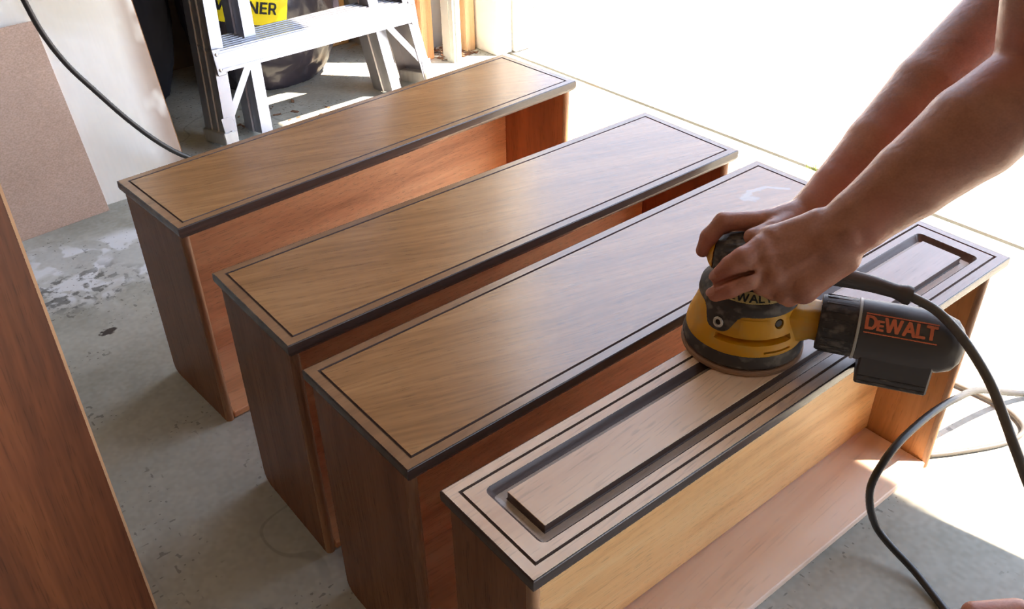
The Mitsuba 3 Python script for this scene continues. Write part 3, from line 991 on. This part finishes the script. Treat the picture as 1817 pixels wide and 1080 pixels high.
# name band above the belt
V, F = [], []
for a in np.linspace(va - 0.75, va + 0.75, 31):
    for r_, z_ in ((0.0445, 0.0735), (0.0385, 0.0835)):
        V.append((r_ * math.cos(a), r_ * math.sin(a), z_ + 0.0006))
for i in range(30):
    F += [(2 * i, 2 * i + 2, 2 * i + 3), (2 * i, 2 * i + 3, 2 * i + 1)]
V = np.array(V)
F = np.array(F)
add('sander__name_band', sand(trimesh.Trimesh(np.vstack([V, V * [0.97, 0.97, 0.995]]), np.vstack([F, F[:, ::-1] + len(V)]), process=False)), 'print_cream')


def wrap_text(mesh, a_mid, width, r0, z0, r1, z1, lift=0.0006):
    """lettering on a cone band, reading with rising angle when seen from outside"""
    v = mesh.vertices.copy()
    x0, x1 = v[:, 0].min(), v[:, 0].max()
    hh = v[:, 1].max()
    a = a_mid + (v[:, 0] - (x0 + x1) / 2) / (x1 - x0) * width
    f = v[:, 1] / hh
    r_ = r0 + (r1 - r0) * f + lift + v[:, 2]
    z_ = z0 + (z1 - z0) * f
    mesh.vertices = np.stack([r_ * np.cos(a), r_ * np.sin(a), z_ + 0.0008], 1)
    return mesh


def name_mark(cap, depth):
    """the maker's lettering with its small second letter"""
    parts, x = [], 0.0
    for ch, k in (('D', 1.0), ('E', 0.72), ('W', 1.0), ('A', 1.0), ('L', 1.0), ('T', 1.0)):
        g = lettering(ch, cap * k, depth)
        g.apply_translation((x - g.bounds[0][0], 0, 0))
        x = g.bounds[1][0] + cap * 0.06
        parts.append(g)
    return cat(*parts)


add('sander__name_band__lettering', sand(wrap_text(name_mark(0.008, 0.0004), va - 0.30, 1.1, 0.0432, 0.0755, 0.0395, 0.0820)), 'print_black')
# grip head: rounded, longer towards the front, yellow nose band
hd = trimesh.creation.icosphere(5, 1.0)
v = hd.vertices
HB = 0.0285
hv = np.sign(v) * np.abs(v) ** 0.82 * np.array([0.050, HB, 0.0215])
hv[:, 0] += np.where(v[:, 0] > 0, 0.010 * v[:, 0], 0)
hc = np.array([0.006, 0.0, 0.0985])
nose = hv[:, 0] < -0.0425
rubber_rib = 0.0007 * np.sin(hv[:, 1] * 900) * (np.abs(v[:, 0]) < 0.6)
hv2 = hv * (1 + rubber_rib / 0.03)[:, None]
hd.vertices = hv2 + hc
fm = nose[hd.faces].all(1)
add('sander__grip', sand(trimesh.Trimesh(hd.vertices, hd.faces[~fm], process=False)), 'tool_dusty', True)
ns = trimesh.Trimesh(hd.vertices + (hd.vertices - hc) * 0.02, hd.faces[fm], process=False)
add('sander__grip__nose_cap', sand(ns), 'tool_yellow', True)
add('sander__neck', sand(lathe([(0.044, 0.070), (0.0405, 0.079), (0.032, 0.087), (0.026, 0.094), (0.024, 0.100)], 48)), 'tool_dusty', True)

# dust box on the rear duct
AX = 0.040                                                # height of its axis above the pad


def along(prof, sx=1.0, sz=1.0, n=48):
    """lathe turned so that its axis runs to the rear"""
    L_ = lathe(prof, n)
    v_ = L_.vertices
    L_.vertices = np.stack([v_[:, 2], v_[:, 0] * sx, AX + v_[:, 1] * sz], 1)
    L_.fix_normals()
    return L_


add('sander__dust_box', sand(along([(0.0, 0.106), (0.0285, 0.106), (0.0296, 0.108), (0.0302, 0.14), (0.0300, 0.165), (0.0285, 0.182), (0.0245, 0.193), (0.017, 0.199), (0.008, 0.2015), (0.0, 0.202)], 1.0, 1.0)), 'tool_black', 40)
add('sander__dust_box__cuff', sand(along([(0.0, 0.070), (0.0265, 0.070), (0.0275, 0.072), (0.0280, 0.085), (0.0285, 0.104), (0.0, 0.1045)])), 'tool_dusty', 40)
ribs_ = [bx(0.074, 0.102, -0.0015, 0.0015, 0, 0.0014) for _ in range(18)]
for i, r_ in enumerate(ribs_):
    a = 2 * math.pi * i / 18
    v_ = r_.vertices.copy()
    rr = 0.0272 + v_[:, 2]
    aa = a + v_[:, 1] / 0.028
    r_.vertices = np.stack([v_[:, 0], rr * np.cos(aa), AX + rr * np.sin(aa)], 1)
add('sander__dust_box__cuff__ribs', sand(cat(*ribs_)), 'tool_dusty')
add('sander__dust_box__seam', sand(along([(0.0280, 0.1035), (0.0300, 0.1040), (0.0300, 0.1062), (0.0280, 0.1066)])), 'tool_seam')
fin = bx(0.112, 0.178, -0.026, 0.010, AX - 0.047, AX - 0.010, 0.002)
add('sander__dust_box__latch_block', sand(fin), 'tool_black')
finl = cat(*[bx(0.114, 0.176, -0.0266, -0.0258, AX - 0.043 + q * 0.006, AX - 0.0415 + q * 0.006) for q in range(2)])
add('sander__dust_box__latch_block__ribs', sand(finl), 'tool_dusty')
# local y of the camera side
cs_ = 1.0 if (cam_dir @ SI[:2]) > 0 else -1.0


def on_box(mesh, x0, phi, r=0.0306):
    """flat lettering on the round side: x along the box, up round it"""
    v_ = mesh.vertices.copy()
    a = phi + v_[:, 1] / r
    rr = r + v_[:, 2] - 0.0002
    mesh.vertices = np.stack([x0 + v_[:, 0], cs_ * rr * np.cos(a), AX + rr * np.sin(a)], 1)
    return mesh


nm = name_mark(0.0128, 0.0007)
nm = cat(nm, *[trimesh.Trimesh(nm.vertices + np.array([dx, dy, 0.0]), nm.faces, process=False) for dx, dy in ((0.0005, 0.0), (-0.0005, 0.0), (0.0, 0.0003), (0.0, -0.0003))])
wN = nm.bounds[1][0]
nm.vertices[:, 0] *= 0.063 / wN
add('sander__dust_box__lettering', sand(on_box(nm, 0.1105, 0.63)), 'print_orange')
bars = []
for yy in (-0.0034, 0.0152):
    strip = bx(0, 0.064, -0.0006, 0.0006, 0, 0.0007)
    bars.append(on_box(strip, 0.1100, 0.63 + yy / 0.0306))
add('sander__dust_box__lettering_bars', sand(cat(*bars)), 'print_orange')
# strain relief and power cord
sr = catmull([(0.6885, 0.3700, 0.4290), (0.6962, 0.3542, 0.4289), (0.717, 0.3246, 0.4245), (0.7362, 0.2938, 0.4173)], 8)
rr_ = np.interp(np.linspace(0, 1, len(sr)), [0, 0.3, 0.9, 0.94, 1.0], [0.0105, 0.0100, 0.0068, 0.0092, 0.0092])
add('sander__strain_relief', tube(sr, rr_, 16), 'tool_black', 50)
pc = catmull([(0.7362, 0.2938, 0.4173), (0.7402, 0.2696, 0.4119), (0.7391, 0.2443, 0.4006), (0.7339, 0.2191, 0.3855), (0.7257, 0.1971, 0.3709), (0.714, 0.1747, 0.3529), (0.7024, 0.1565, 0.3395), (0.700, 0.125, 0.300), (0.735, 0.08, 0.22), (0.82, 0.03, 0.10), (0.94, 0.02, 0.02), (1.06, 0.06, 0.0048), (1.2, 0.16, 0.0045)], 10)
add('sander__power_cord', tube(pc, 0.0045, 12), 'cord_grey', True)

# extension cord looping over the floor and the open drawer
e1 = catmull([(1.36, 0.20, 0.0055), (1.2432, 0.2955, 0.012), (1.0905, 0.3101, 0.0950), (1.0012, 0.3067, 0.1350), (0.9200, 0.3058, 0.1550), (0.8406, 0.3044, 0.1550), (0.8038, 0.3042, 0.1250), (0.8038, 0.3013, 0.0900), (0.8209, 0.2936, 0.045), (0.8228, 0.2742, 0.028), (0.8238, 0.2375, 0.011), (0.8108, 0.2006, 0.0055), (0.7966, 0.1725, 0.005), (0.76, 0.11, 0.0050), (0.72, -0.02, 0.0050)], 10)
add('extension_cord', tube(e1, 0.0046, 12), 'cable_black', True)
tag('extension_cord', 'dark extension cord looping over the open drawer on to the shaded floor', 'cord')
e2 = catmull([(1.1984, 0.3863, 0.0045), (1.2012, 0.348, 0.0045), (1.201, 0.3139, 0.0045), (1.1927, 0.2825, 0.0045), (1.170, 0.2618, 0.0045), (1.1248, 0.2695, 0.0045), (1.0622, 0.3028, 0.0045), (1.0264, 0.3260, 0.0045)], 10)
add('thin_cord', tube(e2, 0.0036, 10), 'cord_grey', True)
tag('thin_cord', 'thin grey cord lying in a loop on the sunlit floor beside the open drawer', 'cord')

# ------------------------------------------------------------------ person: arms and hands on the sander
B = []


def bone(a, b, r0, r1):
    B.append((np.asarray(a, float), np.asarray(b, float), r0, r1))


def chain(pts, rs):
    for i in range(len(pts) - 1):
        bone(pts[i], pts[i + 1], rs[i], rs[i + 1])


N = dict(i0=(0.6428, 0.4003, 0.4597), W=(0.6895, 0.3566, 0.4692), Wt=(0.6891, 0.3715, 0.4767), Wb=(0.6891, 0.3453, 0.4564), M1=(0.6589, 0.4015, 0.4637), M2=(0.6416, 0.3916, 0.4507), M3=(0.6377, 0.3796, 0.4408), M4=(0.6459, 0.3655, 0.4329), i1=(0.6227, 0.4047, 0.4544), i2=(0.6145, 0.4101, 0.4474), i3=(0.6088, 0.4181, 0.435), m1=(0.6172, 0.3936, 0.4387), m2=(0.606, 0.4022, 0.4308), m3=(0.6002, 0.4133, 0.4216), r1=(0.631, 0.3854, 0.4304), r2=(0.6428, 0.3798, 0.421), r3=(0.6506, 0.3735, 0.418), p1=(0.6396, 0.367, 0.4251), p2=(0.6469, 0.3649, 0.419), p3=(0.6547, 0.3647, 0.4156), heel=(0.6518, 0.3556, 0.4327), t0=(0.6959, 0.3816, 0.4589), t1=(0.6967, 0.4058, 0.4512), t2=(0.6978, 0.4236, 0.444))
N = {k: np.array(v) for k, v in N.items()}
H_ = dict(W=(0.7435, 0.4062, 0.4603), M1=(0.6898, 0.427, 0.4593), i1=(0.6551, 0.4532, 0.4609), i2=(0.641, 0.4578, 0.4475), i3=(0.635, 0.4588, 0.4342), M2=(0.7069, 0.4377, 0.4484), m1=(0.677, 0.4616, 0.4485), m2=(0.666, 0.4672, 0.4303), m3=(0.6603, 0.465, 0.4172), M3=(0.7264, 0.4431, 0.4374), r1=(0.6981, 0.4689, 0.4341), r2=(0.6874, 0.4719, 0.4151), r3=(0.6825, 0.4708, 0.404), M4=(0.7434, 0.4448, 0.4289), p1=(0.7191, 0.4716, 0.4216), p2=(0.7079, 0.4736, 0.4061), p3=(0.7026, 0.4726, 0.3984), t0=(0.7136, 0.4115, 0.4592), t1=(0.6765, 0.4124, 0.4606), t2=(0.6534, 0.4185, 0.4597))
H_ = {k: np.array(v) for k, v in H_.items()}
# near (left) hand
chain([N['Wt'], N['M1']], [0.0165, 0.0110])
chain([N['W'], N['M2']], [0.0190, 0.0112])
chain([N['W'], N['M3']], [0.0190, 0.0108])
chain([N['Wb'], N['M4']], [0.0170, 0.0100])
chain([N['Wb'], N['heel'], N['M4']], [0.0170, 0.0135, 0.0095])
chain([N['M1'], N['i0'], N['i1'], N['i2'], N['i3']], [0.0112, 0.0110, 0.0104, 0.0098, 0.0084])
chain([N['M2'], N['m1'], N['m2'], N['m3']], [0.0108, 0.0094, 0.0088, 0.0076])
chain([N['W'] * 0.5 + N['Wt'] * 0.5, N['M1'] * 0.5 + N['M2'] * 0.5], [0.0180, 0.0108])
chain([N['W'], N['M2'] * 0.5 + N['M3'] * 0.5], [0.0190, 0.0112])
chain([N['W'] * 0.5 + N['Wb'] * 0.5, N['M4'] * 0.5 + N['M3'] * 0.5], [0.0185, 0.0106])
chain([N['M3'], N['r1'], N['r2'], N['r3']], [0.0100, 0.0084, 0.0076, 0.0066])
chain([N['M4'], N['p1'], N['p2'], N['p3']], [0.0092, 0.0076, 0.0070, 0.0062])
chain([N['Wt'], N['t0'], N['t1'], N['t2']], [0.0165, 0.0130, 0.0098, 0.0082])
# near forearm, elbow, upper arm
elbN, shN = np.array([0.8510, 0.2788, 0.6044]), np.array([0.900, 0.325, 0.800])
wr = N['W']
dN = (elbN - wr) / np.linalg.norm(elbN - wr)
sideN = np.array([0.35, 0.62, 0.0]) / 10
chain([wr - dN * 0.004, wr + dN * 0.03, wr + dN * 0.085, wr + dN * 0.15, elbN], [0.0262, 0.0285, 0.0358, 0.0435, 0.0415])
chain([elbN, elbN * 0.55 + shN * 0.45, shN], [0.0420, 0.0460, 0.0560])
# far (right) hand
chain([H_['W'], H_['M1']], [0.0165, 0.0108])
chain([H_['W'], H_['M2']], [0.0170, 0.0110])
chain([H_['W'], H_['M3']], [0.0170, 0.0108])
chain([H_['W'], H_['M4']], [0.0165, 0.0100])
chain([H_['M1'], H_['i1'], H_['i2'], H_['i3']], [0.0104, 0.0088, 0.0080, 0.0068])
chain([H_['M2'], H_['m1'], H_['m2'], H_['m3']], [0.0104, 0.0088, 0.0080, 0.0068])
chain([H_['M3'], H_['r1'], H_['r2'], H_['r3']], [0.0100, 0.0084, 0.0076, 0.0066])
chain([H_['M4'], H_['p1'], H_['p2'], H_['p3']], [0.0092, 0.0076, 0.0070, 0.0062])
chain([H_['W'], H_['t0'], H_['t1'], H_['t2']], [0.0150, 0.0115, 0.0092, 0.0078])
elbF, shF = np.array([0.994, 0.380, 0.614]), np.array([1.150, 0.450, 0.880])
wf = H_['W']
dF = (elbF - wf) / np.linalg.norm(elbF - wf)
chain([wf - dF * 0.004, wf + dF * 0.03, wf + dF * 0.09, wf + dF * 0.17, elbF], [0.0250, 0.0265, 0.0325, 0.0385, 0.0385])
chain([elbF, elbF * 0.55 + shF * 0.45, shF], [0.0400, 0.0450, 0.0560])
# wrist bones and knuckles
bone(wr + np.array([-0.004, -0.014, 0.014]), wr + np.array([-0.004, -0.014, 0.014]), 0.0125, 0.0125)
for q in ('M1', 'M2', 'M3'):
    bone(N[q] + np.array([-0.003, -0.003, 0.0035]), N[q] + np.array([-0.003, -0.003, 0.0035]), 0.0092, 0.0092)
# tendons on the back of the near hand
out_ = np.array([-0.55, -0.62, 0.56])
for q in ('M1', 'M2', 'M3'):
    bone(N['W'] * 0.75 + N[q] * 0.25 + out_ * 0.0150, N[q] + out_ * 0.0080, 0.0034, 0.0036)
CUT = []
for dd in (-0.016, -0.0135, -0.011, -0.0085, -0.006, -0.0035, -0.001):
    pa, pb, pc_ = np.array([0.6287, 0.3924, 0.4447]), np.array([0.6122, 0.4043, 0.4388]), np.array([0.5983, 0.4167, 0.4290])
    CUT += [(pa * 0.75 + pb * 0.25 - out_ * dd, pb - out_ * dd, 0.0021), (pb - out_ * dd, pc_ - out_ * dd, 0.0022)]
arms = blend_body(B, 0.0016, 0.0013, cuts=CUT)
arms = relax(arms, 6)
# the rest of the crouching figure, just outside the frame
C = []
neck, head = np.array([1.075, 0.300, 1.000]), np.array([1.040, 0.300, 1.120])
hip, chest = np.array([1.02, -0.30, 0.48]), np.array([1.075, 0.18, 0.84])
for a, b, r0, r1 in ((neck, head, 0.055, 0.095), (head, head + [-0.03, 0.02, -0.03], 0.098, 0.075), (chest, neck, 0.11, 0.055), (shN, chest + [0, 0, 0.03], 0.056, 0.10), (shF, chest + [0, 0, 0.03], 0.056, 0.10)):
    C.append((np.asarray(a, float), np.asarray(b, float), r0, r1))
for s_ in (-1, 1):
    C.append((head + np.array([0.02 * s_, 0.09 * s_, 0.0]), head + np.array([0.03 * s_, 0.097 * s_, 0.015]), 0.016, 0.016))
C.append((head + [-0.09, 0.05, -0.01], head + [-0.105, 0.055, -0.03], 0.012, 0.014))
# bare feet: near one reaches the frame's corner
def foot_(heel, toe, side_):
    d = toe - heel
    d = d / np.linalg.norm(d)
    n2 = np.array([-d[1], d[0], 0]) * side_
    C.append((heel + [0, 0, 0.030], heel + d * 0.15 + [0, 0, 0.026], 0.030, 0.026))
    C.append((heel + d * 0.15 + n2 * 0.018 + [0, 0, 0.020], heel + d * 0.15 - n2 * 0.018 + [0, 0, 0.020], 0.020, 0.020))
    C.append((heel + d * 0.03 + [0, 0, 0.05], heel + d * 0.02 + [0, 0, 0.12], 0.036, 0.036))
    toes_ = []
    for q in range(5):
        off = n2 * (0.034 - 0.0165 * q)
        ln_ = 0.226 - 0.004 * q * q * 0.6 - (0.003 if q else 0)
        r_ = 0.0135 if q == 0 else 0.0098 - 0.0005 * q
        toes_.append((heel + d * 0.165 + off + [0, 0, 0.019], heel + d * (ln_ - r_) + off * 1.08 + [0, 0, 0.012 + (0.004 if q == 0 else 0)], r_ * 1.05, r_))
    return toes_


toeN = np.array([0.780, 0.138, 0.0])
dirF = np.array([-0.80, 0.60, 0.0])
heelN = toeN - dirF * 0.226
heelF = np.array([1.14, -0.20, 0.0])
tn = foot_(heelN, toeN, -1.0)
tf = foot_(heelF, heelF + dirF * 0.226, 1.0)
body_ = blend_body(C, 0.006, 0.012)
feet = []
fd = trimesh.util.concatenate([blend_body([c for c in C if c[0][2] < 0.2] + tn + tf, 0.003, 0.0035)])
fd.vertices[:, 2] = np.maximum(fd.vertices[:, 2], 0.0)
fd.vertices[:, 2] -= fd.vertices[:, 2].min()
body_up = trimesh.Trimesh(body_.vertices, body_.faces[(body_.vertices[body_.faces][:, :, 2].min(1) > 0.3)], process=False)
add('person__body', cat(arms, body_up, fd), 'skin', True)
S_ = []
for a, b, r0, r1 in ((chest, hip, 0.135, 0.150), (chest + [0, 0, 0.02], neck - [0, 0, 0.05], 0.125, 0.085), (shN, chest + [0, 0, 0.02], 0.075, 0.125), (shF, chest + [0, 0, 0.02], 0.075, 0.125),
                     (elbN * 0.42 + shN * 0.58, shN, 0.064, 0.074), (elbF * 0.42 + shF * 0.58, shF, 0.064, 0.074)):
    S_.append((np.asarray(a, float), np.asarray(b, float), r0, r1))
add('person__shirt', blend_body(S_, 0.008, 0.012), 'shirt', True)
kneeN, kneeF = np.array([0.93, -0.06, 0.43]), np.array([1.10, -0.13, 0.43])
J = []
for kn, he in ((kneeN, heelN), (kneeF, heelF)):
    J.append((hip + (kn - kneeN) * 0.5 + [-0.05, 0, -0.02], kn, 0.115, 0.070))
    J.append((kn, he + np.array([0.02, -0.01, 0.12]), 0.068, 0.055))
add('person__trousers', blend_body(J, 0.008, 0.012), 'jeans', True)
hr = blend_body([(head + [0.01, 0, 0.02], head + [0.03, -0.02, 0.0], 0.104, 0.098), (head + [0.04, -0.01, -0.03], head + [0.03, -0.01, -0.06], 0.08, 0.065)], 0.006, 0.01)
add('person__hair', hr, 'hair', True)
# nails of the near hand
for i, (tip, prev) in enumerate(((N['i3'], N['i2']), (N['m3'], N['m2']))):
    d = (tip - prev) / np.linalg.norm(tip - prev)
    out = np.array([-0.66, 0.05, 0.75])
    out -= d * (out @ d)
    out /= np.linalg.norm(out)
    s = trimesh.creation.icosphere(3, 1.0)
    s.vertices = s.vertices * np.array([0.0056, 0.0046, 0.0014])
    s = frame_mesh(s, tip + d * 0.001 + out * (0.0072 if i == 0 else 0.0068), d, np.cross(out, d), out)
    add('person__' + num('fingernail', i), s, 'nail', True)
tag('person', 'person with bare arms bending in from the right, both hands holding the sander', 'person')
